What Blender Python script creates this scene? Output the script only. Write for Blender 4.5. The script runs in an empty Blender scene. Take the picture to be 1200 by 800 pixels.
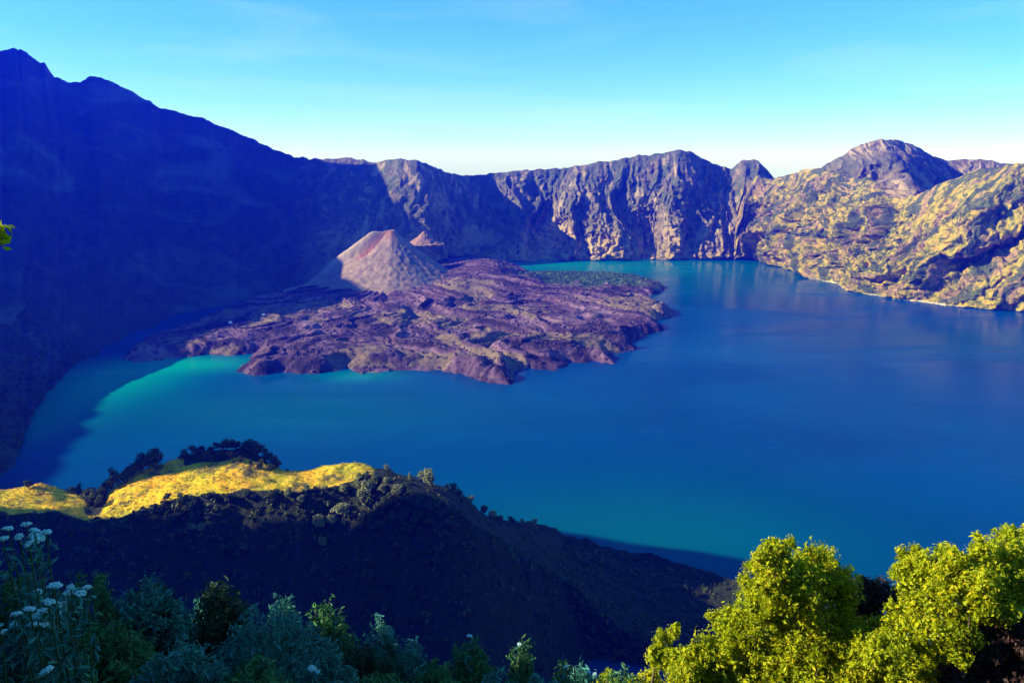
import bpy, math, random
import numpy as np
from mathutils import Vector
from mathutils.bvhtree import BVHTree

sc = bpy.context.scene
COL = sc.collection
RAD = math.radians

# ------------------------------------------------------------------ camera
CAMZ, PITCH, FPX = 600.0, RAD(13.4), 900.0
cam_d = bpy.data.cameras.new('camera')
cam = bpy.data.objects.new('camera', cam_d)
COL.objects.link(cam)
cam.location = (0, 0, CAMZ)
cam.rotation_euler = (RAD(90) - PITCH, 0, 0)
cam_d.sensor_width = 36.0
cam_d.lens = 36.0 * FPX / 1200.0
cam_d.clip_start = 0.1
cam_d.clip_end = 60000
sc.camera = cam

# ------------------------------------------------------------------ light
SUN_EL = 27.0          # degrees above the horizon
SUN_AZ = -5.0           # degrees in front of "exactly left of the camera"
sd = Vector((-math.cos(RAD(SUN_EL)) * math.cos(RAD(SUN_AZ)),
             math.cos(RAD(SUN_EL)) * math.sin(RAD(SUN_AZ)), math.sin(RAD(SUN_EL))))
sun_d = bpy.data.lights.new('sun', 'SUN')
sun_d.energy = 5.0
sun_d.angle = RAD(0.5)
sun_d.color = (1.0, 0.90, 0.74)
sun = bpy.data.objects.new('sun', sun_d)
COL.objects.link(sun)
sun.rotation_euler = sd.to_track_quat('Z', 'Y').to_euler()
sun.location = (-3000, 0, 3000)

world = bpy.data.worlds.new('World')
sc.world = world
world.use_nodes = True
wn = world.node_tree
bg = wn.nodes['Background']
sky = wn.nodes.new('ShaderNodeTexSky')
sky.sky_type = 'NISHITA'
sky.sun_disc = False
sky.sun_elevation = RAD(SUN_EL)
# sun_rotation is measured from +Y towards +X
sky.sun_rotation = math.atan2(sd.x, sd.y)
sky.altitude = 2600
sky.air_density = 1.0
sky.dust_density = 0.3
sky.ozone_density = 2.0
hs = wn.nodes.new('ShaderNodeHueSaturation')
hs.inputs['Saturation'].default_value = 1.28
hs.inputs['Hue'].default_value = 0.460
wn.links.new(sky.outputs[0], hs.inputs['Color'])
tint = wn.nodes.new('ShaderNodeMix'); tint.data_type = 'RGBA'; tint.blend_type = 'MULTIPLY'
tint.inputs[0].default_value = 1.0
tint.inputs[7].default_value = (0.81, 1.0, 1.34, 1)
wn.links.new(hs.outputs[0], tint.inputs[6])
# thin high cirrus
wtc = wn.nodes.new('ShaderNodeTexCoord'); wmp = wn.nodes.new('ShaderNodeMapping'); wmp.inputs['Scale'].default_value = (1.6, 2.2, 11.0)
wmp.inputs['Rotation'].default_value = (0.12, 0.06, 0.0)
wns = wn.nodes.new('ShaderNodeTexNoise'); wns.inputs['Scale'].default_value = 1.7; wns.inputs['Detail'].default_value = 6; wns.inputs['Distortion'].default_value = 0.8
wmr = wn.nodes.new('ShaderNodeMapRange'); wmr.inputs['From Min'].default_value = 0.48; wmr.inputs['From Max'].default_value = 0.80; wmr.inputs['To Max'].default_value = 0.22
wmx = wn.nodes.new('ShaderNodeMix'); wmx.data_type = 'RGBA'; wmx.inputs[7].default_value = (5.2, 6.6, 7.0, 1)
wn.links.new(wtc.outputs['Generated'], wmp.inputs[0]); wn.links.new(wmp.outputs[0], wns.inputs['Vector']); wn.links.new(wns.outputs['Fac'], wmr.inputs['Value'])
wn.links.new(wmr.outputs[0], wmx.inputs[0]); wn.links.new(tint.outputs[2], wmx.inputs[6]); wn.links.new(wmx.outputs[2], bg.inputs['Color'])
bg.inputs['Strength'].default_value = 0.079

sc.view_settings.view_transform = 'Standard'
sc.view_settings.look = 'None'
sc.view_settings.gamma = 1.0
sc.view_settings.exposure = 1.28
sc.render.engine = 'CYCLES'
sc.cycles.use_denoising = True
sc.cycles.max_bounces = 6
sc.cycles.diffuse_bounces = 2
sc.cycles.glossy_bounces = 2
sc.cycles.transmission_bounces = 2
sc.cycles.transparent_max_bounces = 4
sc.cycles.volume_bounces = 1
sc.cycles.sample_clamp_indirect = 6

HAZE_DENSITY = 0.000122
HAZE_COLOR = (0.003, 0.020, 1.0)

# ------------------------------------------------------------------ geometry helpers
CP, SP = math.cos(PITCH), math.sin(PITCH)


def ray(px, py):
    """direction through a point of the photograph, in world space"""
    a = (px - 600.0) / FPX
    b = (400.0 - py) / FPX
    return np.array([a, CP + b * SP, -SP + b * CP])


def on_water(px, py, z=0.0):
    d = ray(px, py)
    s = (z - CAMZ) / d[2]
    return np.array([d[0] * s, d[1] * s, z])


def at_depth(px, py, y):
    d = ray(px, py)
    s = y / d[1]
    return np.array([d[0] * s, y, CAMZ + d[2] * s])


def _hash(ix, iy, seed):
    h = (ix.astype(np.int64) * 374761393 + iy.astype(np.int64) * 668265263 + seed * 1442695041) & 0xFFFFFFFF
    h = ((h ^ (h >> 13)) * 1274126177) & 0xFFFFFFFF
    h = h ^ (h >> 16)
    return (h & 0xFFFF) / 65535.0 * 2 * np.pi


def noise2(x, y, seed=0):
    x = np.asarray(x, float); y = np.asarray(y, float)
    x0 = np.floor(x); y0 = np.floor(y)
    fx = x - x0; fy = y - y0
    u = fx * fx * fx * (fx * (fx * 6 - 15) + 10)
    v = fy * fy * fy * (fy * (fy * 6 - 15) + 10)

    def g(ix, iy, dx, dy):
        a = _hash(ix, iy, seed)
        return np.cos(a) * dx + np.sin(a) * dy
    n00 = g(x0, y0, fx, fy); n10 = g(x0 + 1, y0, fx - 1, fy)
    n01 = g(x0, y0 + 1, fx, fy - 1); n11 = g(x0 + 1, y0 + 1, fx - 1, fy - 1)
    return ((n00 * (1 - u) + n10 * u) * (1 - v) + (n01 * (1 - u) + n11 * u) * v) * 1.5


def fbm(x, y, octv=4, seed=0, gain=0.5, lac=2.03):
    a, t = 1.0, 0.0
    for i in range(octv):
        t = t + a * noise2(x, y, seed + i * 17)
        x = x * lac + 13.1; y = y * lac + 7.7; a *= gain
    return t


def ridged(x, y, octv=4, seed=0, gain=0.5, lac=2.1):
    a, t = 1.0, 0.0
    for i in range(octv):
        t = t + a * (1 - 2 * np.abs(noise2(x, y, seed + i * 29)))
        x = x * lac + 3.3; y = y * lac + 11.9; a *= gain
    return t


def smooth(a, k):
    if k < 2:
        return a
    ker = np.hanning(k + 2)[1:-1]; ker /= ker.sum()
    p = k // 2
    return np.convolve(np.pad(a, (p, k - 1 - p), mode='edge'), ker, mode='valid')


def sstep(a, b, x):
    t = np.clip((x - a) / (b - a), 0, 1)
    return t * t * (3 - 2 * t)


def mesh_from(name, verts, faces_quads=None, tris=None, mat=None, smooth_shade=True, attrs=None):
    me = bpy.data.meshes.new(name)
    nv = len(verts)
    me.vertices.add(nv)
    me.vertices.foreach_set('co', np.ascontiguousarray(verts, dtype=np.float32).ravel())
    loops = []; starts = []; totals = []
    off = 0
    if faces_quads is not None and len(faces_quads):
        q = np.asarray(faces_quads, np.int32)
        loops.append(q.ravel()); starts.append(np.arange(len(q), dtype=np.int32) * 4); totals.append(np.full(len(q), 4, np.int32)); off = q.size
    if tris is not None and len(tris):
        t = np.asarray(tris, np.int32)
        loops.append(t.ravel()); starts.append(off + np.arange(len(t), dtype=np.int32) * 3); totals.append(np.full(len(t), 3, np.int32))
    loops = np.concatenate(loops); starts = np.concatenate(starts); totals = np.concatenate(totals)
    me.loops.add(len(loops)); me.polygons.add(len(starts))
    me.loops.foreach_set('vertex_index', loops)
    me.polygons.foreach_set('loop_start', starts)
    me.polygons.foreach_set('use_smooth', np.full(len(starts), smooth_shade))
    me.update(calc_edges=True)
    me.validate()
    if attrs:
        for k, v in attrs.items():
            at = me.attributes.new(k, 'FLOAT', 'POINT')
            at.data.foreach_set('value', np.ascontiguousarray(v, dtype=np.float32).ravel())
    if mat:
        me.materials.append(mat)
    return me


def link(name, me, parent=None, **props):
    o = bpy.data.objects.new(name, me)
    COL.objects.link(o)
    if parent:
        o.parent = parent
    for k, v in props.items():
        o[k] = v
    return o


def grid_faces(nr, nc, flip=False):
    i = np.arange(nr - 1)[:, None] * nc + np.arange(nc - 1)[None, :]
    i = i.ravel()
    f = np.stack([i, i + 1, i + nc + 1, i + nc], 1)
    return f[:, ::-1] if flip else f


def grid_mesh(name, P, mat, attrs=None, flip=False):
    nr, nc, _ = P.shape
    return mesh_from(name, P.reshape(-1, 3), grid_faces(nr, nc, flip), mat=mat,
                     attrs={k: v.ravel() for k, v in (attrs or {}).items()})


BV = {}


def bvh_of(key, me):
    vs = [v.co.copy() for v in me.vertices]
    BV[key] = BVHTree.FromPolygons(vs, [tuple(p.vertices) for p in me.polygons])


def hit(key, px, py):
    r = Vector(ray(px, py)); r.normalize()
    loc, nor, idx, dist = BV[key].ray_cast(Vector((0, 0, CAMZ)), r)
    return loc


def drop(key, x, y):
    loc, nor, idx, dist = BV[key].ray_cast(Vector((x, y, 3000)), Vector((0, 0, -1)))
    return loc

# ------------------------------------------------------------------ materials


class NT:
    def __init__(self, name):
        self.m = bpy.data.materials.new(name)
        self.m.use_nodes = True
        self.t = self.m.node_tree
        self.b = self.t.nodes['Principled BSDF']
        self.out = self.t.nodes['Material Output']
        self.pos = self.n('ShaderNodeNewGeometry').outputs['Position']

    def n(self, typ, **kw):
        nd = self.t.nodes.new(typ)
        for k, v in kw.items():
            setattr(nd, k, v)
        return nd

    def l(self, a, b):
        self.t.links.new(a, b)

    def mapped(self, scale, src=None):
        m = self.n('ShaderNodeVectorMath', operation='MULTIPLY')
        self.l(src or self.pos, m.inputs[0])
        m.inputs[1].default_value = scale if isinstance(scale, tuple) else (scale,) * 3
        return m.outputs[0]

    def noise(self, scale, detail=4, rough=0.55, dist=0.0, src=None):
        nd = self.n('ShaderNodeTexNoise')
        nd.inputs['Scale'].default_value = 1.0
        nd.inputs['Detail'].default_value = detail
        nd.inputs['Roughness'].default_value = rough
        nd.inputs['Distortion'].default_value = dist
        self.l(self.mapped(scale, src), nd.inputs['Vector'])
        return nd.outputs['Fac']

    def attr(self, name):
        return self.n('ShaderNodeAttribute', attribute_name=name).outputs['Fac']

    def ramp(self, fac, stops):
        r = self.n('ShaderNodeValToRGB')
        e = r.color_ramp.elements
        while len(e) < len(stops):
            e.new(0.5)
        for el, (p, c) in zip(e, stops):
            el.position = p
            el.color = (*c, 1) if len(c) == 3 else c
        self.l(fac, r.inputs[0])
        return r.outputs[0]

    def step(self, fac, a, b):
        r = self.n('ShaderNodeMapRange', interpolation_type='SMOOTHSTEP')
        r.inputs['From Min'].default_value = a
        r.inputs['From Max'].default_value = b
        self.l(fac, r.inputs['Value'])
        return r.outputs[0]

    def math(self, op, a, b):
        m = self.n('ShaderNodeMath', operation=op)
        for i, v in enumerate((a, b)):
            if isinstance(v, (int, float)):
                m.inputs[i].default_value = v
            else:
                self.l(v, m.inputs[i])
        return m.outputs[0]

    def mix(self, fac, a, b):
        m = self.n('ShaderNodeMix', data_type='RGBA')
        if isinstance(fac, (int, float)):
            m.inputs[0].default_value = fac
        else:
            self.l(fac, m.inputs[0])
        for s, v in ((m.inputs[6], a), (m.inputs[7], b)):
            if isinstance(v, tuple):
                s.default_value = (*v, 1)
            else:
                self.l(v, s)
        return m.outputs[2]

    def bump(self, height, strength, distance):
        b = self.n('ShaderNodeBump')
        b.inputs['Strength'].default_value = strength
        b.inputs['Distance'].default_value = distance
        self.l(height, b.inputs['Height'])
        self.l(b.outputs[0], self.b.inputs['Normal'])

    def done(self, color, rough=0.9, spec=0.2):
        if isinstance(color, tuple):
            self.b.inputs['Base Color'].default_value = (*color, 1)
        else:
            self.l(color, self.b.inputs['Base Color'])
        self.b.inputs['Roughness'].default_value = rough
        self.b.inputs['Specular IOR Level'].default_value = spec
        return self.m


def mat_wall():
    m = NT('crater_rock')
    big = m.noise(1 / 420, 5, 0.6)
    fine = m.noise((1 / 28, 1 / 28, 1 / 70), 6, 0.65)
    streak = m.attr('gully_a')
    rock = m.ramp(fine, [(0.30, (0.040, 0.034, 0.022)), (0.5, (0.135, 0.105, 0.06)), (0.72, (0.33, 0.24, 0.12))])
    pale = m.mix(m.step(streak, 0.54, 0.68), rock, (0.33, 0.245, 0.135))
    veg = m.ramp(m.noise(1 / 14, 5, 0.7), [(0.35, (0.02, 0.04, 0.02)), (0.7, (0.11, 0.12, 0.04))])
    f = m.math('MULTIPLY', m.step(m.math('ADD', big, m.math('MULTIPLY', fine, 0.35)), 0.66, 0.80), 0.7)
    c = m.mix(f, pale, veg)
    hi = m.math('MULTIPLY', m.attr('high'), m.step(m.noise((1 / 70, 1 / 70, 1 / 200), 5, 0.65), 0.42, 0.58))
    c = m.mix(hi, c, veg)
    low = m.math('MULTIPLY', m.attr('low'), m.step(fine, 0.36, 0.55))
    c = m.mix(low, c, (0.50, 0.32, 0.10))
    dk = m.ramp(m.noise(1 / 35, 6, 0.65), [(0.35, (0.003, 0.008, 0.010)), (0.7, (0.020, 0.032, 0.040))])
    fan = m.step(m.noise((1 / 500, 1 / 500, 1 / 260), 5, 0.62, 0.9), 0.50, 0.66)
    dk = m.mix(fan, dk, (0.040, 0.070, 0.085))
    c = m.mix(m.attr('left_wall_shade'), c, dk)  # shade of the left wall painted in as near-black rock colour
    m.bump(m.noise((1 / 22, 1 / 22, 1 / 40), 7, 0.7), 1.0, 9.0)
    return m.done(c)


def mat_ridge():
    m = NT('scrubby_slope')
    big = m.math('ADD', m.math('MULTIPLY', m.attr('gully_b'), 0.6), m.math('MULTIPLY', m.noise(1 / 120, 5, 0.6, 0.4), 0.4))
    fine = m.noise(1 / 16, 6, 0.7)
    rock = m.ramp(fine, [(0.32, (0.08, 0.055, 0.028)), (0.5, (0.26, 0.165, 0.07)), (0.70, (0.46, 0.29, 0.12))])
    grass = m.ramp(m.noise(1 / 30, 5, 0.65), [(0.38, (0.09, 0.105, 0.004)), (0.52, (0.37, 0.28, 0.005)), (0.66, (0.50, 0.28, 0.025))])
    scrub = m.ramp(m.noise(1 / 9, 5, 0.7), [(0.35, (0.015, 0.035, 0.012)), (0.7, (0.09, 0.115, 0.03))])
    c = m.mix(m.step(m.math('ADD', big, m.math('MULTIPLY', m.attr('veg'), 0.26)), 0.50, 0.58), rock, grass)
    s = m.math('ADD', m.math('MULTIPLY', m.attr('gully_a'), 0.5), m.math('MULTIPLY', m.noise(1 / 24, 7, 0.75, 0.2), 0.5))
    c = m.mix(m.math('MULTIPLY', m.step(s, 0.495, 0.575), 0.92), c, scrub)
    c = m.mix(m.attr('beach'), c, (0.55, 0.46, 0.30))
    m.bump(m.noise(1 / 11, 8, 0.72), 1.0, 6.0)
    return m.done(c)


def mat_lava():
    m = NT('lava_rock')
    fine = m.noise(1 / 16, 7, 0.72)
    mid = m.noise(1 / 90, 5, 0.6, 0.8)
    fine = m.math('ADD', m.math('MULTIPLY', fine, 0.55), m.math('MULTIPLY', m.attr('tone'), 0.45))
    lava = m.ramp(fine, [(0.36, (0.015, 0.008, 0.020)), (0.52, (0.080, 0.043, 0.080)), (0.70, (0.21, 0.125, 0.18))])
    sand = m.ramp(m.noise(1 / 40, 6, 0.6), [(0.35, (0.08, 0.058, 0.045)), (0.65, (0.21, 0.145, 0.095))])
    c = m.mix(m.step(m.math('ADD', m.attr('sand'), m.math('MULTIPLY', mid, 0.9)), 0.68, 0.80), lava, sand)
    g = m.ramp(m.noise(1 / 10, 5, 0.7), [(0.35, (0.03, 0.09, 0.015)), (0.7, (0.14, 0.22, 0.04))])
    c = m.mix(m.attr('green'), c, g)
    m.bump(m.noise(1 / 8, 7, 0.75), 1.0, 3.2)
    return m.done(c)


def mat_cone():
    m = NT('volcanic_ash')
    fine = m.noise((1 / 30, 1 / 30, 1 / 90), 6, 0.62)
    ash = m.ramp(fine, [(0.3, (0.13, 0.09, 0.08)), (0.55, (0.245, 0.17, 0.145)), (0.75, (0.34, 0.24, 0.19))])
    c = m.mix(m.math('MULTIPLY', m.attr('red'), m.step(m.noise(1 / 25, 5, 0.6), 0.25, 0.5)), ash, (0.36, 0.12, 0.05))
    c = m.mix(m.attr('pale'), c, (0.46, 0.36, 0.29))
    c = m.mix(m.attr('blue'), c, (0.09, 0.11, 0.13))  # blue-grey tone paints shade on the cone
    m.bump(m.noise(1 / 15, 6, 0.7), 0.7, 4.0)
    return m.done(c)


def mat_hill():
    m = NT('golden_grass_hill')
    f = m.noise(1 / 9, 6, 0.7)
    grass = m.ramp(m.math('ADD', m.math('MULTIPLY', f, 0.5), m.math('MULTIPLY', m.noise(1 / 55, 4, 0.6), 0.5)),
                   [(0.40, (0.30, 0.28, 0.005)), (0.49, (0.66, 0.46, 0.003)), (0.58, (0.80, 0.38, 0.004))])
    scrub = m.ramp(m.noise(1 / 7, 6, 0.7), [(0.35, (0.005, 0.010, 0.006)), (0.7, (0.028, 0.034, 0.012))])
    soil = m.mix(m.step(m.noise(1 / 22, 5, 0.7), 0.50, 0.62), grass, (0.12, 0.10, 0.03))
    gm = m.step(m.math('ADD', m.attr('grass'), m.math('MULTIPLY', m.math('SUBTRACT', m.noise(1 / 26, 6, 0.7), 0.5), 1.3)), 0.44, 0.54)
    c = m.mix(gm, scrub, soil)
    m.bump(m.noise(1 / 5, 7, 0.7), 1.0, 2.6)
    return m.done(c)


def mat_soil():
    m = NT('dark_soil')
    c = m.ramp(m.noise(1.3, 6, 0.7), [(0.35, (0.008, 0.012, 0.008)), (0.7, (0.035, 0.045, 0.02))])
    m.bump(m.noise(3.0, 6, 0.7), 0.8, 0.15)
    return m.done(c)


def mat_lake():
    m = NT('lake_water')
    deep = m.ramp(m.noise((1 / 700, 1 / 420, 1), 4, 0.55, 0.5), [(0.35, (0.0, 0.032, 0.145)), (0.65, (0.0, 0.046, 0.18))])
    c = m.mix(m.attr('teal'), deep, (0.0, 0.088, 0.115))
    c = m.mix(m.attr('turquoise'), c, (0.0, 0.26, 0.20))
    n1 = m.noise((1 / 5.0, 1 / 3.0, 1), 4, 0.6)
    n2 = m.noise((1 / 60.0, 1 / 22.0, 1), 3, 0.6)
    m.bump(m.math('ADD', m.math('MULTIPLY', n1, 0.5), n2), 0.5, 0.9)
    mm = m.done(c, 0.10, 0.22)
    m.l(m.ramp(m.noise((1 / 900, 1 / 260, 1), 5, 0.6, 0.6), [(0.42, (0.04,) * 3), (0.58, (0.30,) * 3)]), m.b.inputs['Roughness'])
    m.b.inputs['IOR'].default_value = 1.16
    return mm


def mat_leaf(name, lo, hi, transl=0.35, scale=1.2, third=None):
    m = NT(name)
    r = m.n('ShaderNodeObjectInfo').outputs['Random']
    nz = m.noise(scale, 3, 0.6)
    per = m.attr('leafv')
    f = m.math('ADD', m.math('MULTIPLY', nz, 0.45), m.math('MULTIPLY', per, 0.6))
    stops = [(0.22, lo), (0.72, hi)]
    if third:
        stops.append((0.92, third))
    c = m.ramp(f, stops)
    mm = m.done(c, 0.6, 0.25)
    t = m.n('ShaderNodeBsdfTranslucent')
    m.l(c, t.inputs['Color'])
    mx = m.n('ShaderNodeMixShader')
    mx.inputs[0].default_value = transl
    m.l(m.b.outputs[0], mx.inputs[1]); m.l(t.outputs[0], mx.inputs[2])
    m.l(mx.outputs[0], m.out.inputs['Surface'])
    return mm


def mat_plain(name, lo, hi, scale):
    m = NT(name)
    c = m.ramp(m.noise(scale, 5, 0.65), [(0.3, lo), (0.7, hi)])
    return m.done(c, 0.85, 0.2)


M = dict(
    wall=mat_wall(), ridge=mat_ridge(), lava=mat_lava(), cone=mat_cone(), hill=mat_hill(), soil=mat_soil(), lake=mat_lake(),
    sunleaf=mat_leaf('yellow_green_leaves', (0.15, 0.22, 0.003), (0.48, 0.52, 0.004), 0.45, 1.1, (0.72, 0.50, 0.02)),
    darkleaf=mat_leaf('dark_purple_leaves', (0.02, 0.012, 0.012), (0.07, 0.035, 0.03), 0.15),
    shrubleaf=mat_leaf('grey_green_leaves', (0.022, 0.12, 0.095), (0.07, 0.30, 0.24), 0.25),
    deepleaf=mat_leaf('deep_green_leaves', (0.008, 0.030, 0.014), (0.03, 0.085, 0.04), 0.2),
    greenleaf=mat_leaf('green_leaves', (0.02, 0.09, 0.03), (0.08, 0.24, 0.07), 0.25),
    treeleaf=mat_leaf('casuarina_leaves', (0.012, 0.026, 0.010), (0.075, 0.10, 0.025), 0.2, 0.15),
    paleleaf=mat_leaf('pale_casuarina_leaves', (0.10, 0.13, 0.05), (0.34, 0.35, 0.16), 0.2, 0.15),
    scrub=mat_leaf('far_scrub_leaves', (0.012, 0.028, 0.010), (0.08, 0.11, 0.03), 0.15, 0.03),
    spitleaf=mat_leaf('light_green_wood', (0.02, 0.06, 0.010), (0.10, 0.17, 0.03), 0.2, 0.03),
    goldgrass=mat_leaf('golden_tussocks', (0.34, 0.30, 0.006), (0.66, 0.44, 0.004), 0.3, 0.05, (0.80, 0.38, 0.01)),
    bark=mat_plain('bark', (0.05, 0.035, 0.025), (0.16, 0.12, 0.09), 6.0),
    stem=mat_plain('stem_green', (0.03, 0.07, 0.03), (0.07, 0.12, 0.05), 9.0),
    petal=mat_plain('shade_tinted_petals', (0.36, 0.66, 0.62), (0.60, 0.85, 0.80), 40.0),  # white petals with the cyan cast of the shade painted in
    stone=mat_plain('pale_stone', (0.55, 0.52, 0.48), (0.80, 0.78, 0.74), 0.2),
)

# ------------------------------------------------------------------ lake
gx = np.linspace(-3600, 4200, 240); gy = np.linspace(-300, 6200, 240)
X, Y = np.meshgrid(gx, gy)


def blob(px, py, rx, ry):
    p = on_water(px, py)
    return np.exp(-((X - p[0]) / rx) ** 2 - ((Y - p[1]) / ry) ** 2)


turq = np.clip(0.9 * blob(130, 445, 190, 200) + 0.8 * blob(220, 426, 230, 90) + 0.5 * blob(50, 490, 110, 200)
               + 0.6 * blob(660, 311, 900, 330) + 0.5 * blob(420, 440, 120, 60), 0, 1)
teal = np.clip(0.55 * blob(300, 480, 600, 240) + 0.8 * blob(820, 325, 900, 700) + 0.7 * blob(760, 640, 420, 260)
               + 0.35 * blob(1180, 400, 500, 300), 0, 1)
lake = link('lake', grid_mesh('lake', np.stack([X, Y, np.zeros_like(X)], 2), M['lake'], {'turquoise': turq, 'teal': teal}),
            kind='structure')

# ------------------------------------------------------------------ crater walls (lofted from shore line to rim line)


def loft(name, mat, shore, rim, ncol, nrow, amp, prof, tilt=0.0, seed=1, outer=(600, 380), rimrough=10, lowband=True,
         extra=None, sm=5, wts=(1, 1, 1, 1), hl=1.0):
    """shore, rim: lists of (key, xyz). Columns are spread evenly along the rim/shore arc."""
    ks = np.array([k for k, _ in shore], float); S = np.array([p for _, p in shore])
    kr = np.array([k for k, _ in rim], float); R = np.array([p for _, p in rim])
    kk = np.linspace(max(ks[0], kr[0]), min(ks[-1], kr[-1]), 3000)
    mid = np.stack([0.5 * (np.interp(kk, ks, S[:, i]) + np.interp(kk, kr, R[:, i])) for i in range(2)], 1)
    arc = np.concatenate([[0], np.cumsum(np.hypot(*np.diff(mid, axis=0).T))])
    s = np.linspace(0, arc[-1], ncol)
    key = np.interp(s, arc, kk)
    So = np.stack([smooth(np.interp(key, ks, S[:, i]), sm * 5) for i in range(3)], 1)
    Ri = np.stack([smooth(np.interp(key, kr, R[:, i]), sm if i == 2 else sm * 4) for i in range(3)], 1)
    So[:, :2] += (26 * fbm(s / 120, s * 0 + 1.7, 4, seed + 88, 0.6))[:, None] * np.array([[1.0, -0.5]])
    Ri[:, 2] += rimrough * fbm(s / 60, s * 0 + 3.3, 4, seed + 5, 0.55)
    d = Ri[:, :2] - So[:, :2]
    ln = np.hypot(d[:, 0], d[:, 1])
    out = d / ln[:, None]
    # plan normal of the wall: perpendicular to its run, pointing to the lake
    tang = np.gradient(0.5 * (Ri[:, :2] + So[:, :2]), axis=0)
    tang = np.stack([smooth(tang[:, i], 61) for i in range(2)], 1)
    nrm = np.stack([tang[:, 1], -tang[:, 0]], 1)
    nrm /= np.hypot(nrm[:, 0], nrm[:, 1])[:, None]
    nrm *= np.sign(-(nrm * out).sum(1))[:, None]
    v = np.linspace(0, 1, nrow)
    V, Sg = np.meshgrid(v, s, indexing='ij')
    K = np.broadcast_to(key, V.shape)
    PX = So[:, 0] + (Ri[:, 0] - So[:, 0]) * V
    PY = So[:, 1] + (Ri[:, 1] - So[:, 1]) * V
    g = prof(V, K)
    PZ = So[:, 2] + (Ri[:, 2] - So[:, 2]) * g
    H = np.hypot(Ri[:, 2], ln) * V
    sw = Sg - tilt * V + 95 * fbm(Sg / 300, H / 340, 4, seed + 40)
    env = np.sin(np.pi * np.clip(V, 0, 1) ** 0.8) ** 0.6
    A = amp(V, K)
    disp = A * (wts[0] * 70 * (ridged(sw / 330, H / (1500 * hl), 1, seed) - 0.2) + wts[1] * 34 * (ridged(sw / 130, H / (420 * hl), 1, seed + 1) - 0.2)
                + wts[2] * 17 * (ridged(sw / 58, H / (260 * hl), 2, seed + 2)) + wts[3] * 8 * ridged(sw / 26, H / (90 * hl), 2, seed + 3)) * env
    disp = disp + A * 7 * fbm(Sg / 30, H / 30, 3, seed + 4) * (0.3 + 0.7 * env)
    PX = PX + nrm[:, 0] * disp; PY = PY + nrm[:, 1] * disp
    PZ = PZ + A * 9 * fbm(Sg / 45, H / 38, 4, seed + 9) * env
    # toe under the water and the outer slope beyond the rim
    toeP = np.stack([So[:, 0] + nrm[:, 0] * 60, So[:, 1] + nrm[:, 1] * 60, So[:, 2] - 28], 1)[None]
    P = np.stack([PX, PY, PZ], 2)
    fr = np.linspace(0, 1, 14)[1:, None, None]
    o3 = np.concatenate([out, np.zeros((ncol, 1))], 1)
    outer_rows = P[-1][None] + o3[None] * outer[0] * fr - np.array([0, 0, 1.0]) * outer[1] * fr ** 0.8
    jit = 14 * fbm(np.broadcast_to(s, outer_rows.shape[:2]) / 70, np.broadcast_to(fr[:, :, 0], outer_rows.shape[:2]) * 9, 3, seed + 70)
    outer_rows[:, :, 2] += jit * np.clip(fr[:, :, 0] * 4, 0, 1)
    P = np.concatenate([toeP, P, outer_rows], 0)
    nA = P.shape[0]
    Vf = np.concatenate([np.full((1, ncol), -0.05), V, 1 + np.broadcast_to(fr[:, :, 0], (13, ncol))], 0)
    Kf = np.broadcast_to(key, Vf.shape)
    low = np.clip(1 - P[:, :, 2] / 260, 0, 1) * (0.5 + 0.5 * fbm(P[:, :, 0] / 300, P[:, :, 1] / 300, 3, 77)) if lowband else np.zeros_like(Vf)
    attrs = {'low': np.clip(low, 0, 1), 'high': np.clip((P[:, :, 2] - 120) / 260, 0, 0.95) * (1.0 if lowband else 0.0), 'left_wall_shade': (0.92 * (1 - sstep(330, 440, Kf)) if lowband else 0 * Vf)}  # last mask darkens the left wall's colour to deepen its shade
    pad = lambda q: np.concatenate([q[:1], q, np.repeat(q[-1:], 13, 0)], 0)
    attrs['gully_a'] = pad(0.5 + 0.5 * fbm(sw / 42, H / 210, 4, seed + 101, 0.6))
    attrs['gully_b'] = pad(0.5 + 0.5 * fbm(sw / 75, H / 330, 4, seed + 121, 0.6))
    if extra:
        attrs.update(extra(P, Vf, Kf))
    return grid_mesh(name, P, mat, attrs), P


def W(px, py):
    return (px, on_water(px, py, -2.0))


def Rm(px, py, dep):
    return (px, at_depth(px, py, dep))


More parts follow.
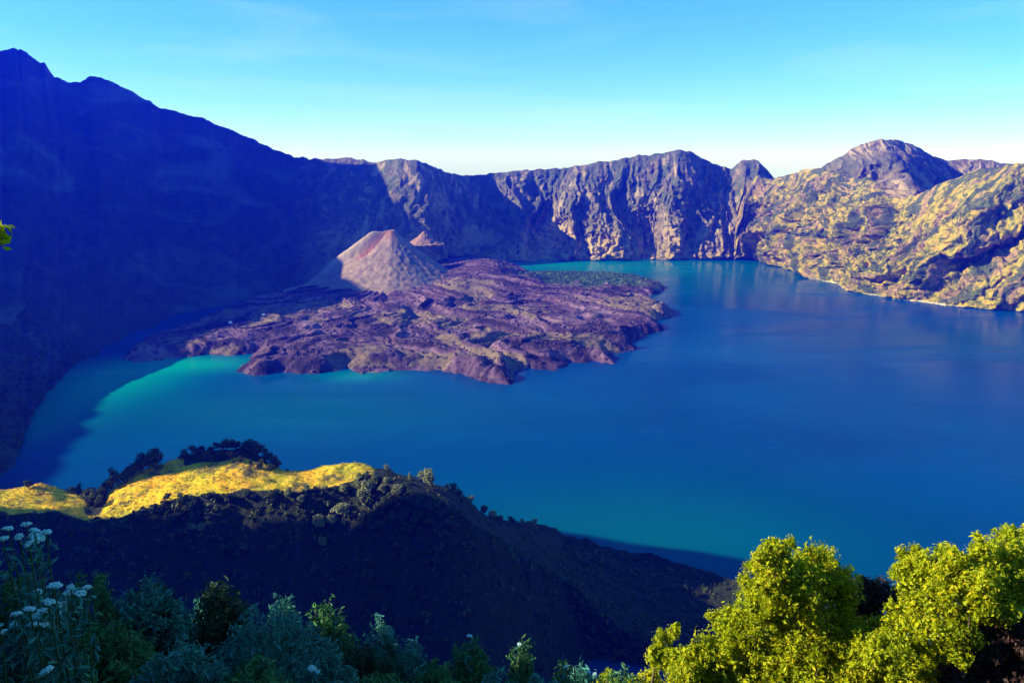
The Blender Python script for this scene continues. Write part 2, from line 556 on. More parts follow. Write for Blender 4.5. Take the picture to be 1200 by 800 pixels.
shore = [(-900, (-820, 500, -2)), (-600, (-900, 900, -2)), (-300, (-930, 1150, -2)), W(0, 575), W(15, 540), W(30, 490), W(60, 455), W(90, 430),
         W(130, 405), W(200, 372), W(230, 365), W(300, 350), W(380, 334), W(440, 324), (490, np.array([-490, 4180, -2])),
         (520, np.array([-390, 4370, -2])), (560, np.array([-210, 4580, -2])), W(600, 306), W(650, 305), W(800, 304), W(870, 303), W(930, 302)]
rim = [(-900, (-2300, 300, 800)), (-600, (-2600, 1100, 900)), (-300, (-2950, 2250, 890)), (-230, (-3130, 2690, 1110)), (-195, (-3220, 2900, 1370)), (-150, (-3290, 3150, 1395)), (-110, (-3310, 3600, 1230)), (-60, (-3200, 4560, 1800)), Rm(0, 60, 4400),
       Rm(15, 56, 4430), Rm(30, 61, 4440), Rm(48, 74, 4450), Rm(52, 73, 4455), Rm(65, 90, 4460), Rm(78, 97, 4480), Rm(95, 98, 4500), Rm(108, 89, 4500), Rm(130, 95, 4500),
       Rm(150, 106, 4510), Rm(190, 127, 4530), Rm(215, 134, 4560), Rm(232, 138, 4570), Rm(250, 144, 4590), Rm(280, 156, 4640), Rm(310, 170, 4700), Rm(345, 184, 4800),
       Rm(380, 187, 4880), Rm(410, 185, 4860), Rm(440, 190, 4760), Rm(468, 187, 4620), Rm(488, 188, 4580), Rm(510, 196, 4680), Rm(530, 203, 4880), Rm(548, 206, 5080),
       Rm(575, 203, 5230), Rm(600, 200, 5270), Rm(660, 197, 5230), Rm(700, 191, 5200), Rm(740, 184, 5180), Rm(770, 180, 5150), Rm(800, 175, 5120), Rm(812, 178, 5150),
       Rm(830, 189, 5170), Rm(845, 196, 5180), Rm(857, 197, 5180), Rm(870, 188, 5150), Rm(888, 188, 5120), Rm(898, 196, 5100), Rm(908, 210, 5080), Rm(930, 206, 5060)]


def wall_prof(V, K):
    left = 1 - sstep(300, 480, K)
    return (V ** 1.45) * left + (0.30 * V + 0.70 * V ** 1.7) * (1 - left)


def wall_amp(V, K):
    return (0.45 + 0.65 * sstep(380, 480, K) + 0.75 * sstep(560, 640, K) * (1 - sstep(860, 900, K))) * (1 - 0.75 * sstep(0.72, 0.95, V) * (1 - sstep(330, 400, K)))


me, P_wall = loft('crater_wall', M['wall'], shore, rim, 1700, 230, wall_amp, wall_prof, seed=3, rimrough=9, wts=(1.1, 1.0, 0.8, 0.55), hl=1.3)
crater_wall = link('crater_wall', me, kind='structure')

# distant dome peak behind the right hand ridge
peak_rim = [Rm(930, 232, 5000), Rm(950, 208, 5000), Rm(968, 192, 5000), Rm(985, 184, 5000), Rm(1000, 174, 4990), Rm(1012, 168, 4980), Rm(1030, 164, 4900), Rm(1050, 164, 4980),
            Rm(1065, 168, 5040), Rm(1080, 175, 5100), Rm(1095, 184, 5160), Rm(1112, 188, 5180), Rm(1140, 186, 5150), Rm(1160, 188, 5120), Rm(1185, 193, 5100), Rm(1230, 204, 5100)]
peak_foot = [(k, p - np.array([0, d, p[2] - 150])) for (k, p), d in zip(peak_rim, [500, 520, 560, 600, 640, 680, 760, 620, 480, 440, 420, 440, 480, 500, 500, 500])]
me, P_peak = loft('mountain_peak', M['wall'], peak_foot, peak_rim, 420, 110, lambda V, K: 1.25 + 0 * V, lambda V, K: 0.55 * V + 0.45 * V ** 1.5, seed=31, rimrough=7,
                  outer=(600, 400), lowband=False)
mountain_peak = link('mountain_peak', me, kind='structure')

# the scrubby ridge along the right shore
rs = [W(855, 303), W(880, 304), W(905, 309), W(935, 318), W(970, 330), W(1010, 343), W(1060, 351), W(1100, 357), W(1200, 365), W(1300, 371), W(1420, 380), (1700, (3300, 2300, -2))]
rr = [Rm(855, 250, 5010), Rm(872, 215, 5010), Rm(890, 206, 5000), Rm(905, 211, 4950), Rm(925, 204, 4850), Rm(945, 199, 4750), Rm(966, 196, 4650), Rm(978, 203, 4550), Rm(1000, 210, 4480),
      Rm(1020, 208, 4380), Rm(1030, 216, 4300), Rm(1042, 230, 4200), Rm(1056, 233, 4120), Rm(1072, 229, 4060), Rm(1090, 222, 3980), Rm(1110, 212, 3900), Rm(1135, 203, 3830), Rm(1155, 196, 3780),
      Rm(1180, 194, 3740), Rm(1200, 191, 3700), Rm(1300, 175, 3600), Rm(1420, 160, 3500), (1700, (4200, 2600, 800))]


def ridge_extra(P, V, K):
    z = P[:, :, 2]
    veg = sstep(900, 960, K) * (1 - 0.5 * sstep(1060, 1130, K)) * (0.6 + fbm(P[:, :, 0] / 160, P[:, :, 1] / 160, 3, 8))
    beach = (1 - sstep(2.0, 7.0, z)) * sstep(925, 945, K)
    return {'veg': np.clip(veg, 0, 1), 'beach': beach}


me, P_ridge = loft('shore_ridge', M['ridge'], rs, rr, 900, 210, lambda V, K: 1.9 - 0.5 * sstep(0.8, 1.0, V) + 0 * V, lambda V, K: 0.6 * V + 0.4 * V ** 1.6, tilt=560, seed=53, rimrough=8, wts=(1.25, 1.15, 0.55, 0.4), hl=1.5,
                   extra=ridge_extra, lowband=False)
shore_ridge = link('shore_ridge', me, kind='structure')

# ------------------------------------------------------------------ lava field and cinder cone
outline_px = [(140, 420), (160, 424), (200, 420), (250, 416), (285, 416), (298, 413), (290, 428), (276, 435), (300, 440), (330, 436), (350, 440), (390, 436), (405, 432), (425, 437),
              (470, 432), (510, 434), (540, 440), (570, 447), (595, 451), (603, 446), (600, 437), (620, 432), (650, 435), (663, 430), (668, 424), (700, 424), (722, 427),
              (722, 420), (714, 414), (745, 412), (751, 408), (735, 403), (760, 391), (781, 386), (762, 378), (785, 373), (791, 366), (770, 356), (748, 351), (738, 346), (770, 345),
              (781, 338), (765, 329), (740, 322), (700, 319), (650, 319), (610, 320), (588, 317), (585, 309), (560, 306), (480, 309), (420, 325), (330, 350), (280, 358), (240, 372), (200, 390), (165, 405)]
OUT = np.array([on_water(*p)[:2] for p in outline_px])
x0, y0 = OUT.min(0) - 60; x1, y1 = OUT.max(0) + 60
LX, LY = np.meshgrid(np.linspace(x0, x1, 440), np.linspace(y0, y1, 560))


def poly_sdf(px, py, poly):
    d = np.full(px.shape, 1e9); ins = np.zeros(px.shape, bool)
    n = len(poly)
    for i in range(n):
        a, b = poly[i], poly[(i + 1) % n]
        e = b - a
        t = np.clip(((px - a[0]) * e[0] + (py - a[1]) * e[1]) / (e @ e + 1e-9), 0, 1)
        d = np.minimum(d, np.hypot(px - a[0] - e[0] * t, py - a[1] - e[1] * t))
        c = ((a[1] <= py) != (b[1] <= py))
        xi = a[0] + (py - a[1]) / (e[1] + 1e-12) * e[0]
        ins ^= c & (px < xi)
    return np.where(ins, d, -d)


wx = 13 * fbm(LX / 90, LY / 130, 4, 201); wy = 20 * fbm(LX / 90, LY / 130, 4, 222)
sdf = poly_sdf(LX + wx, LY + wy, OUT)
CONE = at_depth(458, 268, 3600)
cr = np.hypot(LX - CONE[0], LY - CONE[1]); ct = np.arctan2(LY - CONE[1], LX - CONE[0])
rise = 80 * np.exp(-((LX - CONE[0] - 430) / 260) ** 2 - ((LY - CONE[1] - 60) / 330) ** 2)
base = np.where(sdf > 0, 13 * (1 - np.exp(-sdf / 30.0)) + 10 * (1 - np.exp(-sdf / 240.0)), sdf * 0.5)
p_g = on_water(690, 328)
green = np.clip(2.4 * np.exp(-((LX - p_g[0]) / 420) ** 2 - ((LY - p_g[1] - 60) / 380) ** 2) - 0.40 + 0.5 * fbm(LX / 120, LY / 120, 3, 5), 0, 1) * (LX > on_water(590, 330)[0])
wob = 0.16 * fbm(LX / 300, LY / 300, 3, 61)
flow = ridged((ct + wob) * 6.5, cr / 1600, 1, 7) * 14 + ridged((ct + wob) * 17, cr / 1300, 1, 8) * 8
rough = flow + 4.2 * ridged((ct + wob) * 42 + 0.6 * fbm(LX / 60, LY / 60, 2, 3), cr / 420, 2, 18) + 0.6 * ridged(LX / 75, LY / 75, 2, 9) + 2.2 * fbm(LX / 15, LY / 19, 4, 10)
rough *= (1 - 0.8 * green)
inn = np.clip(sdf / 45, 0, 1)
LZ = np.maximum(base, -14) * (1 - 0.55 * green) + rise * np.clip(sdf / 300, 0, 1) + (rough + 6) * inn * (1 - 0.8 * green)
sand = np.clip(0.18 + 0.65 * fbm((ct + wob) * 5, cr / 900, 2, 33) - 0.25 * (flow / 20), 0, 1)
for (spx, spy, srx, sry, sa) in [(490, 385, 190, 110, .55), (640, 408, 130, 60, .55), (560, 430, 110, 60, .4), (690, 412, 90, 50, .5), (420, 425, 90, 60, .45), (580, 322, 160, 160, .3)]:
    pc_ = on_water(spx, spy)
    sand = np.clip(sand + sa * np.exp(-((LX - pc_[0]) / srx) ** 2 - ((LY - pc_[1]) / sry) ** 2), 0, 1)
me = grid_mesh('lava_field', np.stack([LX, LY, LZ], 2), M['lava'], {'sand': sand, 'green': green, 'tone': 0.5 + 0.55 * fbm((ct + wob) * 20, cr / 420, 4, 515, 0.6)})
lava_field = link('lava_field', me, kind='structure')
bvh_of('lava', me)


def make_cone(name, cx, cy, ztop, rbase, zbase, crater, nt=260, nr=130, seed=0, gully=True):
    th = np.linspace(0, 2 * np.pi, nt + 1)
    rr_ = np.linspace(0, 1, nr)
    T, Rr = np.meshgrid(th, rr_, indexing='ij')
    T = T.T; Rr = Rr.T
    cxn, syn = np.cos(T), np.sin(T)
    out = 1 + 0.10 * fbm(cxn * 1.2 + 5, syn * 1.2, 2, seed)
    prof_z = ztop - (ztop - zbase) * (1 - (1 - Rr) ** 1.5)
    rad = rbase * Rr * out
    gul = ridged(T * 9, Rr * 1.5, 1, seed + 1)
    # make the seam periodic
    gul = gul * sstep(0, 0.25, T) * sstep(0, 0.25, 2 * np.pi - T)
    z = prof_z + (gul * 0.7 + 3.2 * fbm(cxn * rad / 22, syn * rad / 22, 4, seed + 2)) * sstep(0.05, 0.3, Rr)
    # summit crater, breached towards the lower left
    if crater:
        cdep = crater
        rim_r = 0.035
        z = np.where(Rr < rim_r, z - cdep * (1 - (Rr / rim_r) ** 2), z)
    A0 = np.pi * 1.17
    dT = np.angle(np.exp(1j * (T - A0)))
    br = np.exp(-(dT / 0.22) ** 2) * sstep(0.01, 0.08, Rr) * (1 - sstep(0.20, 0.42, Rr))
    ridge_l = np.exp(-(np.angle(np.exp(1j * (T - np.pi * 1.03))) / 0.13) ** 2) * sstep(0.03, 0.2, Rr) * (1 - sstep(0.45, 0.85, Rr))
    red = np.zeros_like(z); pale = np.zeros_like(z); blue = np.zeros_like(z)
    if gully:
        z = z - 34 * br + 52 * ridge_l
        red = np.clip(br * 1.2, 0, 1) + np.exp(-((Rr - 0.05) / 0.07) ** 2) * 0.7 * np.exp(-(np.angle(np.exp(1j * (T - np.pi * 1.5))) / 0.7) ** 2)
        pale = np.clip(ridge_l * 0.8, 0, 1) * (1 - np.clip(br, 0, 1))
        blue = np.exp(-(np.angle(np.exp(1j * (T - np.pi * 1.72))) / 0.16) ** 2) * sstep(0.08, 0.25, Rr) * (1 - sstep(0.6, 0.95, Rr)) * 0.8  # painted shade down the right-hand near flank
    else:
        red = 0.25 + 0 * z
    P = np.stack([cx + rad * cxn, cy + rad * syn, z], 2)
    return grid_mesh(name, P, M['cone'], {'red': np.clip(red, 0, 1), 'pale': pale, 'blue': np.clip(blue, 0, 1)}, flip=False)


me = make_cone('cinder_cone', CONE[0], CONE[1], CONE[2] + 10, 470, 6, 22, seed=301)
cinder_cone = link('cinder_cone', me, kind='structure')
c2 = at_depth(497, 268, 3900)
me = make_cone('side_vent_cone', c2[0], c2[1], c2[2] - 8, 100, 180, 16, nt=120, nr=60, seed=333, gully=False)
side_cone = link('side_vent_cone', me, kind='structure')

# ------------------------------------------------------------------ leaf clouds


def leaf_quads(C, N, size, rng, width=0.5, jitter=0.7):
    """one folded diamond per point: 4 vertices, 2 triangles"""
    n = len(C)
    N = N + jitter * rng.normal(size=(n, 3))
    N /= np.linalg.norm(N, axis=1)[:, None] + 1e-9
    t = rng.normal(size=(n, 3))
    t -= (t * N).sum(1)[:, None] * N
    t /= np.linalg.norm(t, axis=1)[:, None] + 1e-9
    b = np.cross(N, t)
    s = size * rng.uniform(0.6, 1.35, n)[:, None] if np.isscalar(size) else size[:, None]
    v = np.stack([C - t * s, C + b * s * width + N * s * 0.18, C + t * s, C - b * s * width + N * s * 0.18], 1)
    lv = np.repeat(rng.uniform(0, 1, n), 4)
    i = np.arange(n) * 4
    tr = np.concatenate([np.stack([i, i + 1, i + 2], 1), np.stack([i, i + 2, i + 3], 1)])
    return v.reshape(-1, 3), tr, lv


def crown_points(lobes, nclump, nleaf, spread, rng, shell=0.75):
    """lobes: (centre, radii) ; leaves gathered in clumps near the lobe surfaces"""
    L = np.array([np.prod(r) ** (2 / 3) for _, r in lobes]); L = L / L.sum()
    pick = rng.choice(len(lobes), nclump, p=L)
    c = np.array([lobes[i][0] for i in pick]); r = np.array([lobes[i][1] for i in pick])
    d = rng.normal(size=(nclump, 3)); d /= np.linalg.norm(d, axis=1)[:, None]
    rad = shell + (1 - shell) * rng.uniform(0, 1, nclump) ** 0.6 + 0.10 * rng.normal(size=nclump)
    cc = c + d * r * rad[:, None]
    C = np.repeat(cc, nleaf, 0) + spread * rng.normal(size=(nclump * nleaf, 3))
    N = np.repeat(d, nleaf, 0) + np.array([0, 0, 0.35])
    return C, N


def tube_arrays(pts, rads, sides=7):
    pts = np.asarray(pts, float); n = len(pts)
    V = []
    for i in range(n):
        d = pts[min(i + 1, n - 1)] - pts[max(i - 1, 0)]
        d /= np.linalg.norm(d) + 1e-9
        a = np.cross(d, [0.3, 0.9, 0.1]); a /= np.linalg.norm(a) + 1e-9
        b = np.cross(d, a)
        ang = np.linspace(0, 2 * np.pi, sides, endpoint=False)
        V.append(pts[i] + rads[i] * (np.cos(ang)[:, None] * a + np.sin(ang)[:, None] * b))
    V = np.concatenate(V)
    Q = []
    for i in range(n - 1):
        for k in range(sides):
            Q.append((i * sides + k, i * sides + (k + 1) % sides, (i + 1) * sides + (k + 1) % sides, (i + 1) * sides + k))
    return V, np.array(Q)


def joined_tubes(name, tubes, mat, sides=7):
    VV, QQ, off = [], [], 0
    for pts, rads in tubes:
        v, q = tube_arrays(pts, rads, sides)
        VV.append(v); QQ.append(q + off); off += len(v)
    return mesh_from(name, np.concatenate(VV), np.concatenate(QQ), mat=mat)


def leaf_mesh(name, C, N, size, mat, rng, width=0.5, jitter=0.7):
    v, t, lv = leaf_quads(C, N, size, rng, width, jitter)
    return mesh_from(name, v, tris=t, mat=mat, smooth_shade=False, attrs={'leafv': lv})


def empty(name, loc, **props):
    o = bpy.data.objects.new(name, None)
    o.empty_display_size = 0.5
    COL.objects.link(o)
    o.location = loc
    for k, v in props.items():
        o[k] = v
    return o

# ------------------------------------------------------------------ knoll in the middle distance
crest_px = [(-260, 570, 760), (-120, 566, 790), (0, 572, 820), (25, 569, 830), (55, 568, 840), (80, 575, 845), (110, 588, 850), (140, 566, 865), (165, 551, 880), (200, 538, 895), (240, 526, 910), (285, 527, 915), (310, 538, 912),
            (330, 549, 905), (360, 549, 900), (395, 543, 900), (425, 543, 900), (450, 550, 905), (480, 557, 915), (520, 569, 930), (545, 582, 950), (570, 604, 980), (590, 611, 1000), (620, 612, 1020), (640, 622, 1045),
            (660, 635, 1062), (700, 647, 1070), (760, 661, 1028), (820, 677, 985), (870, 692, 948), (920, 712, 900), (1000, 750, 840)]
near_px = [(-260, 602, 700), (0, 602, 760), (60, 600, 775), (110, 612, 770), (160, 603, 790), (215, 584, 810), (280, 575, 820), (350, 576, 820), (410, 569, 835), (435, 554, 840), (470, 566, 815),
           (520, 590, 785), (560, 616, 790), (620, 655, 850), (660, 680, 890), (720, 730, 850), (790, 775, 810), (870, 815, 770), (1000, 870, 720)]
KU = np.linspace(-250, 990, 820)


def curve(pxs, ys=None):
    a = np.array([at_depth(*p) for p in pxs]); k = np.array([p[0] for p in pxs], float)
    return np.stack([smooth(np.interp(KU, k, a[:, i]), 9 if i == 2 else 15) for i in range(3)], 1)


Cc = curve(crest_px); Nn = curve(near_px)
Ff = Cc.copy(); Ff[:, 1] += 40 + 0.85 * np.maximum(Cc[:, 2], 0); Ff[:, 2] = -25
Fm = 0.72 * Cc + 0.28 * Ff; Fm[:, 2] += 18
Bb = Nn.copy(); Bb[:, 1] -= 0.85 * np.maximum(Nn[:, 2], 0) + 20; Bb[:, 0] += 40; Bb[:, 2] = -30
Bm = 0.78 * Nn + 0.22 * Bb; Bm[:, 2] -= 4
segs = [(Ff, Fm, 20), (Fm, Cc, 22), (Cc, Nn, 60), (Nn, Bm, 34), (Bm, Bb, 60)]
rows = []
vv = []
for j, (a, b, n) in enumerate(segs):
    for t in np.linspace(0, 1, n, endpoint=(j == len(segs) - 1)):
        rows.append(a * (1 - t) + b * t); vv.append(j + t)
PH = np.array(rows); vv = np.array(vv)
# round the creases by smoothing heights along v
for i in range(PH.shape[1]):
    PH[:, i, 2] = smooth(PH[:, i, 2], 7)
VH = np.broadcast_to(vv[:, None], PH.shape[:2]); KH = np.broadcast_to(KU, PH.shape[:2])
hx, hy = PH[:, :, 0], PH[:, :, 1]
flank = sstep(2.9, 3.5, VH) + (1 - sstep(1.0, 1.8, VH))
PH[:, :, 2] += (1.6 * fbm(hx / 30, hy / 30, 4, 404)) + flank * (9 * ridged(hx / 85, hy / 160, 3, 405) - 6) * np.clip((PH[:, :, 2] + 30) / 60, 0, 1)
# hummocks on the grass
PH[:, :, 2] += 5.0 * np.clip(fbm(hx / 60, hy / 45, 3, 409), -0.3, 1) * (1 - np.clip(flank, 0, 1))
gr = sstep(1.86, 2.0, VH) * (1 - sstep(2.85, 3.10, VH)) * (1 - sstep(425, 450, KH))
top_scrub = sstep(205, 225, KH) * (1 - sstep(310, 335, KH)) * (1 - sstep(2.18, 2.34, VH))
dip = np.exp(-((KH - 112) / 22) ** 2)
gr = gr * (1 - top_scrub) * (1 - 0.7 * dip * (1 - sstep(2.5, 2.9, VH)))
me = grid_mesh('hill', PH, M['hill'], {'grass': np.clip(gr, 0, 1)}, flip=True)
hill = link('hill', me, kind='structure')
bvh_of('hill', me)

# unseen left spur, its crest shaped to shade the knoll toe and near bay
sp = np.array([(-1350, 0, 700), (-1200, 300, 720), (-1150, 550, 770), (-1130, 640, 790), (-1120, 716, 775), (-1120, 731, 480), (-1120, 774, 470), (-1115, 800, 590), (-1112, 822, 680), (-1110, 845, 755), (-1110, 900, 790), (-1110, 950, 755),
               (-1115, 1030, 650), (-1120, 1090, 590), (-1130, 1150, 500), (-1150, 1250, 300), (-1150, 1350, 40), (-1150, 1400, -25)], float)
uu = np.linspace(0, 1, 560)
su = np.concatenate([[0], np.cumsum(np.linalg.norm(np.diff(sp, axis=0), axis=1))]); su /= su[-1]
SPc = np.stack([smooth(np.interp(uu, su, sp[:, i]), 5) for i in range(3)], 1)
rows = []
for t in np.linspace(-1, 1, 90):
    q = SPc.copy()
    dz = (SPc[:, 2] + 30)
    q[:, 0] += t * dz * (0.40 if t > 0 else 1.0)
    q[:, 2] -= dz * abs(t) ** 1.0
    rows.append(q)
SPm = np.array(rows)
tt = np.broadcast_to(np.linspace(-1, 1, 90)[:, None], SPm.shape[:2])
SPm[:, :, 0] += (12 * ridged(SPm[:, :, 1] / 90, SPm[:, :, 2] / 260, 3, 71)) * np.clip(np.abs(tt) * 3, 0, 1)
SPm[:, :, 2] += 5 * fbm(SPm[:, :, 0] / 30, SPm[:, :, 1] / 30, 4, 72)
me = grid_mesh('shading_spur', SPm, M['hill'], {'grass': (1 - sstep(0.05, 0.22, np.abs(tt)))}, flip=False)
spur = link('shading_spur', me, kind='structure')
bvh_of('spur', me)

# ------------------------------------------------------------------ ground under the camera


def ground_z(x, y):
    x = np.asarray(x, float); y = np.asarray(y, float)
    z = 598.25 - 0.78 * np.maximum(y, 0) - 0.05 * np.minimum(y, 0) * 0
    left = np.maximum(-x - 0.75 * np.maximum(y, 0) - 1.0, 0)  # unseen mound added left of the view to shade the near shrubs
    z = z + np.minimum(1.5 * left, 7.6) * (1 - sstep(8.5, 13, y)) + 1.3 * sstep(1.0, -3.0, x) * sstep(2, 9, y) * (1 - sstep(16, 40, y))
    z = z + 0.25 * fbm(x / 4, y / 4, 3, 505) * np.clip(np.hypot(x, y) / 6, 0, 1) + 5 * fbm(x / 70, y / 70, 3, 506) * np.clip((np.hypot(x, y) - 30) / 80, 0, 1)
    return z


rr_ = np.exp(np.linspace(math.log(0.6), math.log(850), 240)); th = np.radians(np.linspace(-125, 125, 300))
RR, TH = np.meshgrid(rr_, th, indexing='ij')
GX, GY = RR * np.sin(TH), RR * np.cos(TH)
ground = link('ground', grid_mesh('ground', np.stack([GX, GY, ground_z(GX, GY)], 2), M['soil'], flip=True), kind='structure')

# ------------------------------------------------------------------ trees of the knoll
def proto_tree(seed, h, w, mat, style):
    rng = np.random.default_rng(seed)
    lobes = []
    if style == 'round':
        for k in range(6):
            a = rng.uniform(0, 6.28); q = rng.uniform(0.1, 0.3) * w
            q *= 1.35
            lobes.append((np.array([q * math.cos(a), q * math.sin(a), h * rng.uniform(0.30, 0.88)]), np.array([w * .24, w * .24, h * .15]) * rng.uniform(.6, 1.3)))
        lobes.append((np.array([0, 0, h * .55]), np.array([w * .36, w * .36, h * .32])))
    else:
        for k in range(7):
            f = k / 6
            a = rng.uniform(0, 6.28); q = 0.10 * w
            lobes.append((np.array([q * math.cos(a), q * math.sin(a), h * (0.25 + 0.68 * f)]), np.array([w * (.42 - .30 * f), w * (.42 - .30 * f), h * .11])))
    C, N = crown_points(lobes, 210, 5, 0.045 * w, rng, 0.7)
    cm = leaf_mesh('crown', C, N, 0.075 * w, mat, rng, 0.55, 0.8)
    tubes = [([(0, 0, -1.5), (0.02 * w, 0, h * .3), (0, 0.02 * w, h * .6), (0, 0, h * .85)], [0.030 * w, 0.025 * w, 0.016 * w, 0.005 * w])]
    for k in range(5):
        a = rng.uniform(0, 6.28); z0 = h * rng.uniform(.3, .6)
        tubes.append(([(0, 0, z0), (0.16 * w * math.cos(a), .16 * w * math.sin(a), z0 + .1 * h), (0.3 * w * math.cos(a), .3 * w * math.sin(a), z0 + .18 * h)], [0.012 * w, 0.009 * w, 0.003 * w]))
    tm = joined_tubes('trunk', tubes, M['bark'], 5)
    return cm, tm


PT = {'dark': [proto_tree(10 + i, 1.0, 0.95, M['treeleaf'], 'round') for i in range(3)],
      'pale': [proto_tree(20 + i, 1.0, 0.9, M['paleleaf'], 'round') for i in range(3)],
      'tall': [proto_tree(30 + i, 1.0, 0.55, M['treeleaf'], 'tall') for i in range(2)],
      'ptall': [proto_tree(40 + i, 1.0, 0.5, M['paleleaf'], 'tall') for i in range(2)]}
rnd = random.Random(5)


def tree(kind, loc, h, label, group, name='casuarina_tree', w=1.0):
    cm, tm = rnd.choice(PT[kind])
    e = empty(name, loc, label=label, category='tree', group=group)
    e.rotation_euler = (0, 0, rnd.uniform(0, 6.28))
    e.scale = (h * w * rnd.uniform(0.85, 1.2), h * w, h)
    link('trunk', tm, e); link('crown', cm, e)
    return e


def px_tree(kind, px, py, hpx, label, group, key='hill', w=1.0):
    """foot at (px, py) of the photograph on the surface, hpx tall"""
    px += rnd.uniform(-2, 2)
    p = hit(key, px, py)
    for k in range(14):
        if p is not None:
            break
        py += 3
        p = hit(key, px, py)
    if p is None:
        return None
    h = hpx * rnd.uniform(0.72, 1.35) * p.y / FPX / 0.97
    return tree(kind, p, h, label, group, w=rnd.uniform(0.75, 1.3))


G1 = 'dark trees on the rocky crown of the knoll'
for px, py, hp in [(216, 538, 9), (226, 533, 10), (236, 529, 9), (247, 527, 10), (256, 524, 9), (264, 525, 12), (272, 524, 12), (280, 525, 13), (288, 527, 12), (296, 530, 14), (303, 534, 14), (311, 538, 13), (319, 543, 12), (325, 548, 11),
                   (270, 538, 10), (282, 542, 10), (294, 546, 10), (305, 549, 9), (260, 536, 9), (316, 552, 9), (240, 538, 8), (250, 541, 7)]:
    px_tree('dark', px, py, hp, 'dark round tree in the grove on the rocky crown of the golden knoll', G1)
G2 = 'dark trees beside the golden meadow'
for px, py, hp in [(136, 556, 24), (146, 553, 16), (155, 549, 18), (164, 546, 20), (172, 546, 22), (180, 543, 18), (128, 566, 14), (122, 574, 12), (150, 556, 14)]:
    px_tree('tall' if hp > 19 and px < 140 else 'dark', px, py, hp, 'dark bushy tree at the lake side edge of the golden meadow', G2)
G3 = 'shrubs in the grassy dip'
for px, py, hp in [(95, 580, 18), (102, 582, 12), (110, 586, 14), (117, 585, 12), (88, 579, 9), (107, 592, 10), (116, 593, 12), (35, 572, 9)]:
    px_tree('tall' if hp > 14 else 'dark', px, py, hp, 'green shrub in the dip between the golden humps', G3)
G4 = 'sunlit trees standing out of the shaded flank'
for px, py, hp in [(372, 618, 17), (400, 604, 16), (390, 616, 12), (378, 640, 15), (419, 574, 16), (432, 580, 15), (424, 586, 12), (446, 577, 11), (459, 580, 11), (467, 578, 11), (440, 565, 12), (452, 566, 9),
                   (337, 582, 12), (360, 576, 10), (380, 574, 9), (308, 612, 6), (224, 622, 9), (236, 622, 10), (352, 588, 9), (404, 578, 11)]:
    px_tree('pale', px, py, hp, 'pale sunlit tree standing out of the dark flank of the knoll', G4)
G5 = 'trees along the falling crest'
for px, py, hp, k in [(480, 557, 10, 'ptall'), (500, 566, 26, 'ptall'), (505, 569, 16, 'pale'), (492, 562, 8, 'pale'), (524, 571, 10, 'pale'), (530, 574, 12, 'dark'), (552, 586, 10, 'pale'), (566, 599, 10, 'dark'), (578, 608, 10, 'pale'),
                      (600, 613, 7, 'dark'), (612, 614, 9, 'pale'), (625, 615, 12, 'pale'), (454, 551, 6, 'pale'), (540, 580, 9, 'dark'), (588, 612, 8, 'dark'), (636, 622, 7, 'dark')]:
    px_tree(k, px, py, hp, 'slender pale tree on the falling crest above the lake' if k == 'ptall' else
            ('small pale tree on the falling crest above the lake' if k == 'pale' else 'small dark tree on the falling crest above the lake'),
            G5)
G7 = 'dark trees of the shaded flank'
for px, py, hp in [(455, 596, 14), (468, 592, 12), (480, 590, 13), (492, 596, 14), (503, 600, 12), (475, 606, 15), (488, 612, 14), (462, 612, 13), (500, 616, 13), (516, 606, 12), (445, 602, 13), (478, 624, 13), (510, 592, 11), (450, 622, 12), (525, 618, 12), (434, 612, 12)]:
    px_tree('dark', px, py, hp, 'dark tree on the bare shoulder below the falling crest', G7)
G6 = 'low trees along the broken edge of the meadow'
for px, py, hp in [(205, 590, 10), (214, 594, 12), (222, 598, 10), (196, 586, 8), (210, 604, 11), (203, 612, 12), (196, 618, 10), (230, 588, 9), (246, 584, 9), (262, 583, 8), (290, 582, 9), (318, 584, 8), (270, 588, 10)]:
    px_tree('dark', px, py, hp, 'low green tree along the shaded edge of the golden meadow', G6)


def scatter_scrub(name, pts, sizes, mat, seed, label, cat, leaves=14):
    rng = np.random.default_rng(seed)
    n = len(pts)
    d = rng.normal(size=(n * leaves, 3)); d /= np.linalg.norm(d, axis=1)[:, None]
    d[:, 2] = np.abs(d[:, 2])
    sz = np.repeat(sizes, leaves)
    C = np.repeat(pts, leaves, 0) + d * sz[:, None] * np.array([0.55, 0.55, 0.7])
    v, t, lv = leaf_quads(C, d, sz * 0.42, rng, 0.6, 0.6)
    me = mesh_from(name, v, tris=t, mat=mat, smooth_shade=False, attrs={'leafv': lv})
    return link(name, me, kind='stuff', label=label, category=cat)


rng = np.random.default_rng(99)
# scrub over the shaded flank of the knoll
ii = rng.integers(int(PH.shape[0] * 0.52), PH.shape[0] - 4, 5200); jj = rng.integers(3, PH.shape[1] - 3, 5200)
jx = rng.integers(600, PH.shape[1] - 3, 1500); ix = rng.integers(38, 140, 1500)
ii = np.concatenate([ii, ix]); jj = np.concatenate([jj, jx])
scatter_scrub('hill_scrub', PH[ii, jj], np.clip(rng.lognormal(1.15, 0.55, 6700), 1.4, 9), M['treeleaf'], 1, 'dark scrub covering the shaded flank of the knoll', 'scrub')
m_ = (gr < 0.35) & (VH > 1.8) & (VH < 3.4)
idx = np.argwhere(m_); idx = idx[rng.choice(len(idx), 700)]
scatter_scrub('edge_scrub', PH[idx[:, 0], idx[:, 1]], rng.uniform(1.5, 4.5, len(idx)), M['treeleaf'], 2, 'low dark scrub around the golden meadow', 'scrub')
idx = np.argwhere((gr > 0.6) & (VH > 1.85)); idx = idx[rng.choice(len(idx), 5000)]
